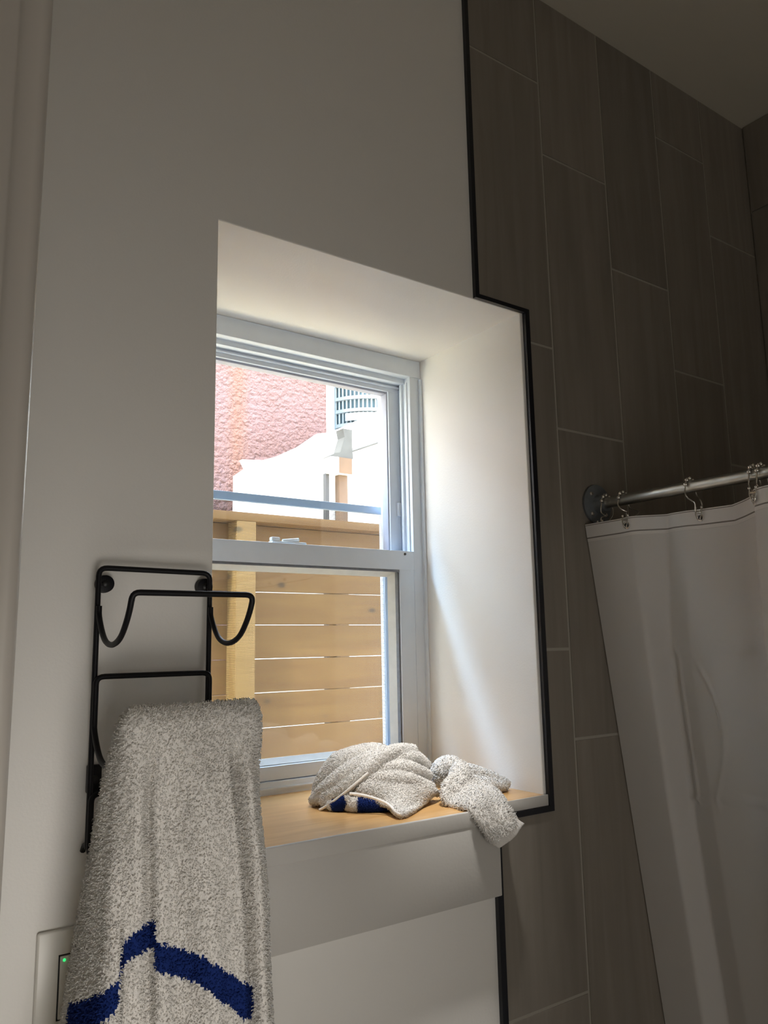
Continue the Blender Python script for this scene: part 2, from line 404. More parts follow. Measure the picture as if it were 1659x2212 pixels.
# black metal edging between paint and tile
def strip(name, x0, x1, z0, z1, label):
    o = MB().box(x0, x1, -.0085, .003, z0, z1, bev=.0015, seg=2).build(name, M['black']); struct(o, label)
TW = .0095
def mitre(name, poly, label):
    b_ = MB(); b_.prism(poly, 'y', -.0085, .003); struct(b_.build(name, M['black'], smooth=30), label)
XO = XR + .0185; XI = XR + .0065
mitre('trim_2', [(-TW, ZT + .001), (0, NZ1), (0, ZC), (-TW, ZC)], 'black edge strip rising from the niche to the ceiling')
mitre('trim_3', [(-TW, ZT + .001), (XI, ZT + .001), (XO, NZ1), (0, NZ1)], 'short black edge strip above the niche corner')
mitre('trim_4', [(XI, ZT + .001), (XO, NZ1), (XO, NZ0), (XI, NZ0 + .010)], 'black edge strip down the right side of the niche')
mitre('trim_5', [(XI, NZ0 + .010), (XO, NZ0), (-.002, NZ0), (-.002, NZ0 + .010)], 'short black edge strip under the wooden sill')
mitre('trim_6', [(-.0125, 0), (0, 0), (0, NZ0 + .0), (-.0125, NZ0 + .0)], 'black edge strip below the sill front')

# ------------------------------------------------------------------ WINDOW
win = empty('window_1', ((XL + XR) / 2, D, ZS), 'white single-hung window at the back of the niche', kind='structure')
x0, x1 = XL + .001, XR - .001
JL, JR = XL + .0315, .0845           # inner faces of the jambs
f = MB()
f.box(x0, x1, D, YO, 1.928, ZT - .0005, .0015)                                    # head
f.box(x0 + .005, x1 - .005, D + .022, YO - .01, 1.9165, 1.929, .001)              # stepped soffit
for a, b_ in ((x0, JL), (JR, x1)):
    f.box(a, b_, D + .002, YO, ZS + .0, 1.9285, .0012)
f.box(JR - .006, JR + .001, D + .028, D + .036, 1.52, 1.917, .001)                # parting beads in the jamb channel
f.box(JL - .001, JL + .006, D + .028, D + .036, 1.52, 1.917, .001)
f.box(JR - .003, JR + .001, D + .012, D + .017, 1.52, 1.917, .0008)
f.box(x1 - .006, x1 + .0005, D - .006, D + .004, ZS + .001, 1.925, .0015)         # stop against the plaster
f.box(x0, x1, D - .004, YO, ZS - .002, 1.0665, .002)                              # bottom member
f.box(x0, x1, D - .007, D, 1.0525, 1.056, .0008)
f.build('window_frame', M['frame'], win)

us = empty('upper_sash', (0, D + .05, 1.7)); us.parent = win; us.location = Vector((0, D + .05, 1.7)) - win.location
f = MB(); ya, yb = D + .045, D + .083
f.box(JL + .001, JR - .001, ya, yb, 1.899, 1.9185, .0012)
f.box(JL + .001, JR - .001, ya - .006, ya + .002, 1.9085, 1.9125, .001)
f.box(JL + .001, JL + .034, ya, yb, 1.485, 1.9, .0012); f.box(JR - .031, JR - .001, ya, yb, 1.485, 1.9, .0012)
f.box(JL + .001, JR - .001, ya, yb, 1.485, 1.517, .0012)
f.build('sash_rail', M['frame'], us)
GX0, GX1, GZ0, GZ1 = JL + .034, JR - .031, 1.517, 1.899
f = MB()
f.box(GX0, GX1, ya + .006, yb - .012, GZ1 - .005, GZ1 + .001, .001); f.box(GX1 - .0035, GX1 + .001, ya + .004, yb - .012, GZ0, GZ1, .001)
f.box(GX0 - .001, GX0 + .0035, ya + .004, yb - .012, GZ0, GZ1, .001)
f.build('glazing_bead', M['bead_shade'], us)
MB().box(GX0, GX1, yb - .018, yb - .015, GZ0, GZ1).build('glass_pane', M['glass'], us, smooth=0)
MB().box(JR - .0125, JR - .0035, ya - .006, ya + .001, 1.606, 1.637, .001).build('stop_block', M['frame'], us)

ls = empty('lower_sash', (0, D + .0, 1.3)); ls.parent = win; ls.location = Vector((0, D + .0, 1.3)) - win.location
f = MB(); ya, yb = D + .0005, D + .040
f.box(JL + .001, JR - .0008, ya, yb, 1.4785, 1.5205, .0012)
f.box(JL + .001, JL + .040, ya, yb, 1.068, 1.479, .0012); f.box(JR - .0405, JR - .0012, ya, yb, 1.068, 1.479, .0012)
f.box(JL + .001, JR - .001, ya, yb, 1.068, 1.0935, .0012)
f.build('sash_rail', M['frame'], ls)
GX0, GX1, GZ0, GZ1 = JL + .040, JR - .0405, 1.0935, 1.4785
f = MB()
def splay(px0, px1, pz0, pz1, w, y0, y1):
    """four-sided bevelled glazing bead"""
    bmx = f.bm
    o = [bmx.verts.new(p) for p in ((px0, y0, pz0), (px1, y0, pz0), (px1, y0, pz1), (px0, y0, pz1))]
    i = [bmx.verts.new(p) for p in ((px0 + w, y1, pz0 + w), (px1 - w, y1, pz0 + w), (px1 - w, y1, pz1 - w), (px0 + w, y1, pz1 - w))]
    m_ = [bmx.verts.new(p) for p in ((px0, y1 + .006, pz0), (px1, y1 + .006, pz0), (px1, y1 + .006, pz1), (px0, y1 + .006, pz1))]
    for k in range(4):
        k2 = (k + 1) % 4
        bmx.faces.new((o[k], o[k2], i[k2], i[k])); bmx.faces.new((i[k], i[k2], m_[k2], m_[k]))
splay(GX0 + .003, GX1 - .003, GZ0 + .001, GZ1 - .004, .0105, D + .012, D + .030)
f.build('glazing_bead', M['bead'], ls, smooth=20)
f = MB()
f.box(GX1 - .004, GX1 + .0005, D + .004, D + .02, GZ0, GZ1 - .006); f.box(GX0 - .0005, GX0 + .004, D + .004, D + .02, GZ0, GZ1 - .006)
f.box(GX0, GX1, D + .003, D + .016, GZ1 - .0045, GZ1 + .0005)
f.build('gasket', M['gasket'], ls, smooth=0)
MB().box(GX0 + .002, GX1 - .002, D + .031, D + .034, GZ0, GZ1).build('glass_pane', M['glass'], ls, smooth=0)
f = MB(); f.box(-.262, -.183, D + .012, D + .030, 1.520, 1.5262, .002); f.box(-.262, -.243, D + .014, D + .026, 1.526, 1.534, .002); f.tube([(-.235, D + .02, 1.527), (-.20, D + .016, 1.531)], .004, 8)
f.build('sash_lock', M['bead'], ls)
MB().lathe([(0, -.001), (.0026, -.001), (.003, .001)], (.059, D, 1.5135), (0, 1, 0), 12).build('screw', M['screw'], ls)
MB().box(.0575, .0605, D - .001, D + .002, 1.0765, 1.0875).build('screw', M['screw'], ls)

sn = empty('insect_screen', (0, D + .1, 1.3)); sn.parent = win; sn.location = Vector((0, D + .1, 1.3)) - win.location
SY = D + .103
f = MB(); f.box(JL, JR, SY - .006, SY + .006, 1.617, 1.6345, .0015); f.box(JL, JL + .012, SY - .005, SY + .005, 1.067, 1.618, .001); f.box(JR - .012, JR, SY - .005, SY + .005, 1.067, 1.618, .001); f.box(JL, JR, SY - .005, SY + .005, 1.0665, 1.082, .001)
f.build('screen_frame', M['alu'], sn)
MB().box(JL + .006, JR - .006, SY + .0005, SY + .0009, 1.07, 1.62).build('screen_mesh', M['screen'], sn, smooth=0)

# sill board and its apron
sb = MB()
sb.prism([(XL + .0005, D + .05), (XR - .0005, D + .05), (XR - .0005, -.0035), (-.027, -.0035), (-.027, -.0285), (XL + .0005, -.0285)], 'z', ZS - .022, ZS)
sb.build('window_sill', M['sill'], win, smooth=0)['label'] = 'pale wood sill board'
ap = MB()
ap.box(XL - .0285, -.0262, -.0345, -.0286, ZS - .024, ZS + .0022, .0022, 3)
ap.box(XL - .0285, -.0262, -.0335, -.0006, .9035, ZS - .0225, .0015)
ap.box(XL - .0285, XL - .001, -.0335, -.0006, ZS - .024, ZS + .0015, .0015)
ap.box(-.0255, XI - .0005, -.0062, -.0036, NZ0 + .0105, ZS + .0005, .0008)
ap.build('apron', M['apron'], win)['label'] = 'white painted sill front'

# ------------------------------------------------------------------ WALL TOWEL RACK
PXL, PXR, PY = -.6966, -.5446, -.022
rack = empty('towel_rack', ((PXL + PXR) / 2, 0, 1.0), 'black wire three-tier towel rack screwed to the painted wall left of the window', 'towel rack')
RW = .0036
def rounded(pts, r, n=5):
    out = [Vector(pts[0])]
    for i in range(1, len(pts) - 1):
        p, a, b_ = Vector(pts[i]), Vector(pts[i - 1]), Vector(pts[i + 1])
        da, db = (a - p).normalized(), (b_ - p).normalized()
        for k in range(n + 1):
            t = k / n; out.append((p + da * r) * (1 - t) ** 2 + p * 2 * t * (1 - t) + (p + db * r) * t * t)
    out.append(Vector(pts[-1])); return out
f = MB()
f.tube(rounded([(PXL, PY, 1.078), (PXL, PY, 1.4215), (PXR, PY, 1.4195), (PXR, PY, 1.078)], .011), RW, 10)
f.tube([(PXL, PY, 1.083), (PXL, -.008, 1.079), (PXL, -.002, 1.072)], RW, 8)
f.build('frame', M['wire'], rack)
PROF = [(PY - .006, 1.372), (-.0300, 1.3585), (-.0470, 1.3375), (-.0640, 1.3265), (-.0850, 1.3225), (-.1060, 1.325), (-.1250, 1.3330), (-.1410, 1.3475), (-.1520, 1.3620), (-.1580, 1.3740)]
def hook(dz, back):
    prof = [(y, z - dz) for y, z in PROF]
    if back: prof = [(PY - .006, 1.425 - dz - .012)] + [(PY - .006, 1.40 - dz)] + prof
    prof = [tuple(p) for p in catmull(prof, 4)]
    L_ = [(PXL + .0005, y, z) for y, z in prof]; R_ = [(PXR - .0005, y, z) for y, z in prof][::-1]
    ty, tz = PROF[-1][0] - .002, 1.381 - dz
    front = rounded([L_[-1], (PXL, ty, tz), (PXR, ty, tz), R_[0]], .0095)
    pts = [Vector(p) for p in L_[:-1]] + front + [Vector(p) for p in R_[1:]]
    if back:
        top = rounded([pts[-1], (PXR, PY - .006, 1.425 - dz), (PXL, PY - .006, 1.425 - dz), pts[0]], .011)
        pts = pts[:-1] + top[:-1]
        return pts, True
    return pts, False
for dz, back in ((0, False), (.1415, True), (.283, True)):
    pts, cl = hook(dz, back)
    pts = [p for i, p in enumerate(pts) if i == 0 or (p - pts[i - 1]).length > 1e-4]
    MB().tube(pts, RW, 10, closed=cl).build('hook_bar', M['wire'], rack)
for x, z in ((PXL + .0125, 1.402), (PXR - .002, 1.402), (PXL + .0085, 1.157), (PXR - .0085, 1.157)):
    if z > 1.3: d_ = MB().lathe([(0, -.0115), (.008, -.0115), (.0112, -.0105), (.0118, -.002), (.0118, 0)], (x, -.0005, z), (0, 1, 0), 26)
    else: d_ = MB().box(x - .0085, x + .0085, -.012, -.0005, z - .017, z + .017, .002)
    d_.tube([(x - .004 if x < -.6 else x + .004, -.008, z), (PXL if x < -.6 else PXR, PY, z)], .003, 8)
    dd = d_.build('mounting_pad', M['wire'], rack)
    s_ = MB().lathe([(0, -.0025), (.0035, -.0022), (.005, -.0008), (.005, 0)], (x, -.0115 if z > 1.3 else -.012, z), (0, 1, 0), 14)
    s_.build('screw', M['screw'], dd)

# ------------------------------------------------------------------ terry loops
def mesh_tris(me):
    me.calc_loop_triangles()
    nt_ = len(me.loop_triangles); t = np.empty(nt_ * 3, np.int32); me.loop_triangles.foreach_get('vertices', t)
    p = np.empty(nt_, np.int32); me.loop_triangles.foreach_get('polygon_index', p)
    co = np.empty(len(me.vertices) * 3, np.float32); me.vertices.foreach_get('co', co)
    nm = np.empty(len(me.vertices) * 3, np.float32); me.vertices.foreach_get('normal', nm)
    mi = np.empty(len(me.polygons), np.int32); me.polygons.foreach_get('material_index', mi)
    return t.reshape(-1, 3), mi[p], co.reshape(-1, 3).astype(float), nm.reshape(-1, 3).astype(float)

def with_loops(me, n, length, width, colour=None, keep=None, droop=.3):
    """returns a mesh = the cloth surface plus n small curled yarn loops standing on it"""
    tri, tm, co, nm = mesh_tris(me)
    a, b_, c = co[tri[:, 0]], co[tri[:, 1]], co[tri[:, 2]]
    ar = np.linalg.norm(np.cross(b_ - a, c - a), axis=1) * .5
    idx = rng.choice(len(tri), n, p=ar / ar.sum())
    u, v = rng.random(n), rng.random(n); fl = u + v > 1; u[fl] = 1 - u[fl]; v[fl] = 1 - v[fl]; w = 1 - u - v
    P = a[idx] * w[:, None] + b_[idx] * u[:, None] + c[idx] * v[:, None]
    Nn = nm[tri[idx, 0]] * w[:, None] + nm[tri[idx, 1]] * u[:, None] + nm[tri[idx, 2]] * v[:, None]
    Nn /= np.linalg.norm(Nn, axis=1)[:, None] + 1e-9
    mat = tm[idx].copy()
    if colour is not None: mat = colour(P, mat)
    if keep is not None:
        k = keep(P, Nn, mat); P, Nn, mat = P[k], Nn[k], mat[k]; n = len(P)
    rd = rng.normal(size=(n, 3)); tg = rd - Nn * (rd * Nn).sum(1)[:, None]; tg /= np.linalg.norm(tg, axis=1)[:, None] + 1e-9
    sd = np.cross(Nn, tg)
    ln = length * (.65 + .6 * rng.random(n))[:, None]
    lean = (.25 + .75 * rng.random(n))[:, None]
    g_ = np.array([0, 0, -1.])[None]
    p0 = P - Nn * .0004
    p1 = P + Nn * ln * .55 + tg * ln * lean * .30
    p2 = P + Nn * ln * (.80 - .35 * lean) + tg * ln * lean * .85 + g_ * ln * droop * rng.random(n)[:, None]
    # three-sided yarn: two rings and a tip
    ax = p1 - p0; ax /= np.linalg.norm(ax, axis=1)[:, None] + 1e-9
    e2 = np.cross(ax, sd)
    off = [sd * math.cos(a) + e2 * math.sin(a) for a in (0, 2 * PI / 3, 4 * PI / 3)]
    V = np.stack([p0 + o * width * .45 for o in off] + [p1 + o * width * .55 for o in off] + [p2], 1)
    VN = np.stack([Nn * .55 + o * .65 for o in off] * 2 + [Nn * .6 + tg * .6], 1)
    V = V.reshape(-1, 3); VN = VN.reshape(-1, 3); VN /= np.linalg.norm(VN, axis=1)[:, None]
    base = (np.arange(n) * 7)[:, None]
    FQ = np.stack([base + np.array(q)[None] for q in ((0, 1, 4, 3), (1, 2, 5, 4), (2, 0, 3, 5))], 1).reshape(-1, 4)
    FT = np.stack([base + np.array(q)[None] for q in ((3, 4, 6), (4, 5, 6), (5, 3, 6))], 1).reshape(-1, 3)
    # original faces
    nv0 = len(co); npoly = len(me.polygons)
    lt = np.empty(npoly, np.int32); me.polygons.foreach_get('loop_total', lt)
    lv = np.empty(len(me.loops), np.int32); me.loops.foreach_get('vertex_index', lv)
    pm = np.empty(npoly, np.int32); me.polygons.foreach_get('material_index', pm)
    if colour is not None:
        ce = np.empty(npoly * 3, np.float32); me.polygons.foreach_get('center', ce); pm = colour(ce.reshape(-1, 3).astype(float), pm)
    out = bpy.data.meshes.new(me.name)
    AV = np.concatenate([co, V]); AL = np.concatenate([lv, (FQ + nv0).reshape(-1), (FT + nv0).reshape(-1)]).astype(np.int32)
    tot = np.concatenate([lt, np.full(len(FQ), 4, np.int32), np.full(len(FT), 3, np.int32)]).astype(np.int32); st = np.concatenate([[0], np.cumsum(tot)[:-1]]).astype(np.int32)
    out.vertices.add(len(AV)); out.vertices.foreach_set('co', AV.astype(np.float32).ravel())
    out.loops.add(len(AL)); out.loops.foreach_set('vertex_index', AL)
    out.polygons.add(len(tot)); out.polygons.foreach_set('loop_start', st); out.polygons.foreach_set('loop_total', tot)
    out.polygons.foreach_set('material_index', np.concatenate([pm, np.repeat(mat, 3), np.repeat(mat, 3)]).astype(np.int32))
    out.update(calc_edges=True); out.validate(); out.shade_smooth()
    out.normals_split_custom_set_from_vertices(np.concatenate([nm, VN]).astype(np.float32))
    return out

# ------------------------------------------------------------------ HANGING BATH TOWEL
def hang_towel():
    ZTOP, ZBOT = 1.2535, .60
    zk = [1.2535, 1.246, 1.235, 1.21, 1.167, 1.0996, 1.02, .933, .865, .60]
    bl = [-.692, -.699, -.7035, -.706, -.7105, -.7140, -.7235, -.7330, -.740, -.762]      # left silhouette (back-left)
    fl = [-.692, -.699, -.7035, -.7050, -.7060, -.7090, -.7150, -.7260, -.735, -.760]     # front-left corner
    fr = [-.5425, -.5375, -.5345, -.5340, -.5360, -.5300, -.5230, -.5180, -.514, -.500]
    br = [-.5425, -.5375, -.5360, -.5360, -.5320, -.5220, -.5150, -.5100, -.506, -.495]
    yf = [-.160, -.168, -.1735, -.1770, -.1815, -.1850, -.1860, -.1860, -.186, -.186]
    yb = [-.158, -.150, -.1440, -.1380, -.1220, -.1050, -.0960, -.0920, -.090, -.085]
    zz = np.concatenate([np.linspace(ZTOP, 1.235, 9), np.linspace(1.232, ZBOT, 190)])
    ip = lambda a: np.interp(zz, zk[::-1], a[::-1])
    BL, FL, FR, BR, YF, YB = map(ip, (bl, fl, fr, br, yf, yb))
    NF, NS, NB = 190, 16, 40
    verts = []
    for r, z in enumerate(zz):
        k = float(sstep(1.245, 1.12, z)); k2 = float(sstep(1.06, .98, z)); kr = float(sstep(1.225, 1.15, z))
        s_ = np.linspace(0, 1, NF); x = FL[r] + (FR[r] - FL[r]) * s_
        y = np.full(NF, YF[r])
        # rounded shoulders at both ends of the front face
        rad = .020; dl = np.clip((x - FL[r]) / rad, 0, 1); dr = np.clip((FR[r] - x) / rad, 0, 1)
        dep = max((YB[r] - YF[r]) * .5, .001); dep = min(dep, .022)
        y = y + dep * (1 - np.sqrt(np.clip(1 - (1 - dl) ** 2, 0, 1))) + dep * (1 - np.sqrt(np.clip(1 - (1 - dr) ** 2, 0, 1)))
        xs_ = -.6665 + .006 * sstep(1.17, 1.0, z) + .003 * sstep(1., .92, z)     # edge of the overlapping fold
        step = sstep(xs_ - .0045, xs_ + .0020, x)
        gr = np.exp(-((x - xs_ + .006) / .010) ** 2)
        y = y + k * (.016 * (1 - step) + .012 * gr)
        x2 = -.700 + .0005 * np.sin(z * 60)
        y = y - k2 * .012 * (1 - sstep(x2 - .002, x2 + .0045, x)) + k2 * .004 * np.exp(-((x - x2 - .008) / .007) ** 2)
        xv = -.5745 + .018 * sstep(1.20, .98, z) + .006 * sstep(1., .85, z)      # right valley
        y = y + kr * (.022 * np.exp(-((x - xv) / .0065) ** 2) - .011 * np.exp(-((x - xv - .016) / .010) ** 2))
        y = y + k * .009 * np.sin((x + .62) * 52 + z * 3) * (x > xs_) + k * .004 * np.sin(x * 120 + z * 9)
        y = y - kr * .006 * np.exp(-((x + .683) / .012) ** 2) * (1 - k2)
        y = y + .0010 * np.sin(z * 41 + x * 60)
        row = list(zip(x, y))
        # right side, back, left side
        yr0, yl0 = y[-1], y[0]
        for i in range(1, NS + 1):
            t = i / (NS + 1); row.append((FR[r] + (BR[r] - FR[r]) * t + .004 * math.sin(t * PI) * k, yr0 + (YB[r] - yr0) * t))
        for i in range(NB):
            t = i / (NB - 1); row.append((BR[r] + (BL[r] - BR[r]) * t, YB[r] + .006 * k * math.sin(t * 14)))
        for i in range(1, NS + 1):
            t = i / (NS + 1); row.append((BL[r] + (FL[r] - BL[r]) * t - .003 * math.sin(t * PI) * k, YB[r] + (yl0 - YB[r]) * t))
        verts.append([(px, py, z + (.004 * (px + .62) if r < 9 else .004 * (px + .62) * max(0, 1 - (r - 9) / 12)) ) for px, py in row])
    n = len(verts[0]); V = [p for row in verts for p in row]; F = []
    for r in range(len(zz) - 1):
        for i in range(n):
            j = (i + 1) % n; F.append((r * n + i, (r + 1) * n + i, (r + 1) * n + j, r * n + j))
    F.append(tuple(range(n))); F.append(tuple((len(zz) - 1) * n + i for i in range(n))[::-1])
    me = bpy.data.meshes.new('hanging_towel'); me.from_pydata(V, [], F); me.update()
    bm = bmesh.new(); bm.from_mesh(me); bmesh.ops.recalc_face_normals(bm, faces=bm.faces); bm.to_mesh(me); bm.free()
    return me
def towel_colour(P, mat):
    x, y, z = P[:, 0] - .26 * (P[:, 1] + .172), P[:, 1], P[:, 2] + .10 * (P[:, 1] + .172)
    top = np.interp(x, [-.76, -.748, -.7015, -.7005, -.6995, -.680, -.6625, -.6615, -.61, -.5485, -.547], [.945, .9500, .9795, .990, 1.010, 1.022, 1.0275, 1.0055, .984, .9365, .9365])
    bot = np.interp(x, [-.76, -.748, -.7015, -.7005, -.6995, -.680, -.6625, -.6615, -.61, -.5485, -.547], [.913, .9180, .9525, .976, .9870, .996, .9990, .9770, .954, .8985, .8985])
    jag = .0016 * np.sin(x * 900 + z * 700)
    on = (z < top + jag) & (z > bot + jag) & (x < -.5475) & (y < -.112)
    m_ = mat.copy(); m_[on] = 1; return m_
me0 = hang_towel()
me1 = with_loops(me0, 90000, .0044, .00125, towel_colour, keep=lambda P, N_, m_: (P[:, 2] > .80) & ((N_[:, 1] < .5) | (rng.random(len(P)) < .3)), droop=.35)
bt = link('hanging_towel', me1, [M['terry'], M['terry_blue']])
tag(bt, 'white terry towel with a royal blue stripe hanging from the black wire rack', 'towel')

# ------------------------------------------------------------------ BUNCHED TOWEL ON THE SILL
def remesh(b_, voxel, smooth_it=4):
    bmesh.ops.recalc_face_normals(b_.bm, faces=b_.bm.faces)
    me = bpy.data.meshes.new('tmp'); b_.bm.to_mesh(me); b_.bm.free()
    o = bpy.data.objects.new('tmp', me); C.objects.link(o)
    md = o.modifiers.new('r', 'REMESH'); md.mode = 'VOXEL'; md.voxel_size = voxel
    ms_ = o.modifiers.new('s', 'SMOOTH'); ms_.factor = .5; ms_.iterations = smooth_it
    bpy.context.view_layer.update()
    dg = bpy.context.evaluated_depsgraph_get()
    r = bpy.data.meshes.new_from_object(o.evaluated_get(dg)); bpy.data.objects.remove(o); bpy.data.meshes.remove(me)
    return r
LC = Vector((-.160, .150, ZS)); LR = Vector((.8175, -.5757, 0)).normalized(); LD = Vector((.5703, .8046, 0)).normalized()
def lump(r, v, off=0.):
    """point on the front of the towel mound: r, v in millimetres across and up its near side"""
    r_ = r * .92; d = -60.
    for _ in range(25):
        h = .92 * v - 14.3 - .18 * d
        q = 1 - (r_ / 112) ** 2 - ((h - 12) / 96) ** 2
        d = .5 * d + .5 * (-84 * math.sqrt(max(q, 0)))
    h = max(.92 * v - 14.3 - .18 * d, 3)
    n = Vector((r_ / 112, d / 84, (h - 12) / 96)).normalized() * off
    p = Vector((r_, d, h)) + n
    return LC + LR * p.x * .001 + LD * p.y * .001 + Vector((0, 0, p.z * .001))
def lump_tube(b_, pts, r0, off=-8, taper=(.55, 1, .6), n=14, flat=None):
    P = catmull([lump(*p, off) for p in pts], 5); m = len(P)
    R = [r0 * .001 * np.interp(i / (m - 1), [0, .45, 1], taper) for i in range(m)]
    P = [Vector((p[0], p[1], max(p[2], ZS + R[i] * .98))) for i, p in enumerate(P)]
    b_.tube(P, R, n)
b_ = MB()
# body of the mound
for (cr_, cd, ch, a1, a2, a3) in ((0, 5, 24, 92, 66, 62), (-62, -8, 16, 42, 46, 40), (62, 0, 20, 42, 50, 44)):
    c_ = LC + LR * cr_ * .001 + LD * cd * .001 + Vector((0, 0, ch * .001)); V = {}
    nu, nv = 24, 14
    for i in range(nv + 1):
        th = PI * i / nv
        for k in range(nu if 0 < i < nv else 1):
            ph = 2 * PI * k / nu
            p = c_ + LR * a1 * .001 * math.sin(th) * math.cos(ph) + LD * a2 * .001 * math.sin(th) * math.sin(ph) + Vector((0, 0, a3 * .001 * math.cos(th)))
            p.z = max(p.z, ZS + .002); V[i, k] = b_.bm.verts.new(p)
    for i in range(nv):
        for k in range(nu):
            k2 = (k + 1) % nu
            if i == 0: b_.bm.faces.new((V[0, 0], V[1, k], V[1, k2]))
            elif i == nv - 1: b_.bm.faces.new((V[i, k], V[nv, 0], V[i, k2]))
            else: b_.bm.faces.new((V[i, k], V[i + 1, k], V[i + 1, k2], V[i, k2]))
lump_tube(b_, [(-112, 30), (-98, 56), (-72, 84), (-38, 102), (3, 114), (34, 112)], 24, -14)
lump_tube(b_, [(-112, 18), (-82, 42), (-42, 68), (-10, 90), (28, 104)], 15, -2)
lump_tube(b_, [(-104, 22), (-70, 30), (-40, 50)], 12, 0)
lump_tube(b_, [(-86, 15), (-54, 36), (-19, 62), (15, 88), (46, 104), (80, 106)], 12, 3, (.7, 1, .8))
lump_tube(b_, [(34, 90), (65, 96), (92, 93), (113, 80)], 12, -3)
lump_tube(b_, [(7, 72), (44, 76), (79, 74), (113, 62)], 12, -2)
lump_tube(b_, [(-6, 56), (31, 57), (72, 53), (116, 38)], 12, 0)
lump_tube(b_, [(20, 104), (54, 108), (88, 104), (108, 90)], 11, -6)
# front flap ending in a hanging corner
top = catmull([(-8, 54), (34, 52), (76, 48), (121, 33)], 8); bot = catmull([(-30, 29), (2, 11), (34, -1), (62, -15), (100, 4), (124, 22)], 5)
top = [top[int(round(i * (len(top) - 1) / 24))] for i in range(25)]; bot = [bot[int(round(i * (len(bot) - 1) / 24))] for i in range(25)]
FWP = catmull([(-.275, .098, 1.074), (-.236, .070, 1.070), (-.207, .040, 1.058), (-.2085, -.002, 1.0465), (-.150, .030, 1.0465), (-.085, .076, 1.050), (-.060, .100, 1.060)], 8)
def FW(u):
    x = u * (len(FWP) - 1); i = min(int(x), len(FWP) - 2); f_ = x - i
    return Vector(FWP[i] * (1 - f_) + FWP[i + 1] * f_)
G = []
for i in range(25):
    col = []
    for j in range(9):
        t = j / 8; p = top[i] * (1 - t) + bot[i] * t; blg = 9 * math.sin(PI * (.15 + .7 * t)) + 2; u = i / 24
        q = FW(u); k = t ** 1.5 * min(1, max(0, (u - .18) / .25)) * min(1, max(0, (1 - u) / .08 ))
        a_, c_ = lump(p[0], p[1], blg), lump(p[0], p[1], blg - 9)
        col.append((a_.lerp(q + Vector((0, 0, .007)), k), c_.lerp(q, k)))
    G.append(col)
VO = [[b_.bm.verts.new(c[0]) for c in col] for col in G]; VI = [[b_.bm.verts.new(c[1]) for c in col] for col in G]
for i in range(24):
    for j in range(8):
        b_.bm.faces.new((VO[i][j], VO[i + 1][j], VO[i + 1][j + 1], VO[i][j + 1])); b_.bm.faces.new((VI[i][j], VI[i][j + 1], VI[i + 1][j + 1], VI[i + 1][j]))
    b_.bm.faces.new((VO[i][0], VI[i][0], VI[i + 1][0], VO[i + 1][0])); b_.bm.faces.new((VO[i][8], VO[i + 1][8], VI[i + 1][8], VI[i][8]))
for j in range(8):
    b_.bm.faces.new((VO[0][j], VO[0][j + 1], VI[0][j + 1], VI[0][j])); b_.bm.faces.new((VO[24][j], VI[24][j], VI[24][j + 1], VO[24][j + 1]))
lm = remesh(b_, .0024, 3)
def above(P, N_, m_): return P[:, 2] > ZS + .003
lm = with_loops(lm, 56000, .0050, .0012, keep=above, droop=.2)
bun = link('bunched_towel', lm, [M['terry']])
tag(bun, 'white terry towel bunched in a heap on the sill, blue stripe tucked under', 'towel')
# striped folds showing under the flap
for pts, rr, blue in (([(-74, -4), (-64, 8), (-48, 20), (-36, 26)], 10.5, (.30, .80)), ([(-43, -8), (-24, 0), (6, -4), (34, -9), (48, -8)], 11.5, (.25, 1.1))):
    bb = MB(); P = catmull([lump(*p, 4) for p in pts], 8); m_ = len(P)
    R = [rr * .001 * np.interp(i / (m_ - 1), [0, .12, .8, 1], [.55, 1, 1, .7]) for i in range(m_)]
    P = [Vector((p[0], p[1], max(p[2], ZS + R[i] + .0005))) for i, p in enumerate(P)]
    ax0, ax1 = P[0], P[-1]
    bb.tube(P, R, 16); bmesh.ops.recalc_face_normals(bb.bm, faces=bb.bm.faces)
    me = bpy.data.meshes.new('striped_fold'); bb.bm.to_mesh(me); bb.bm.free()
    Pn = np.array([list(p) for p in P])
    def colr(Q_, mt, Pn=Pn, blue=blue):
        d2 = ((Q_[:, None, :] - Pn[None]) ** 2).sum(2); t = d2.argmin(1) / (len(Pn) - 1); o = mt.copy(); o[(t > blue[0]) & (t < blue[1])] = 1; return o
    me = with_loops(me, 5000, .0040, .0011, colr, keep=above, droop=.2)
    link('striped_fold', me, [M['terry'], M['terry_blue']], bun)['label'] = 'white and royal blue striped fold'
# flat hem cord along the rolled band and the flap edge
hm = MB()
hm.tube([lump(p[0], p[1], 14) for p in catmull([(-84, 6), (-54, 24), (-24, 46), (-4, 62)], 6)], .0022, 8)
hm.tube([FW(u) + Vector((0, 0, .004)) for u in np.linspace(.10, .50, 16)], .0024, 8)
hm.build('hem', M['hem'], bun)

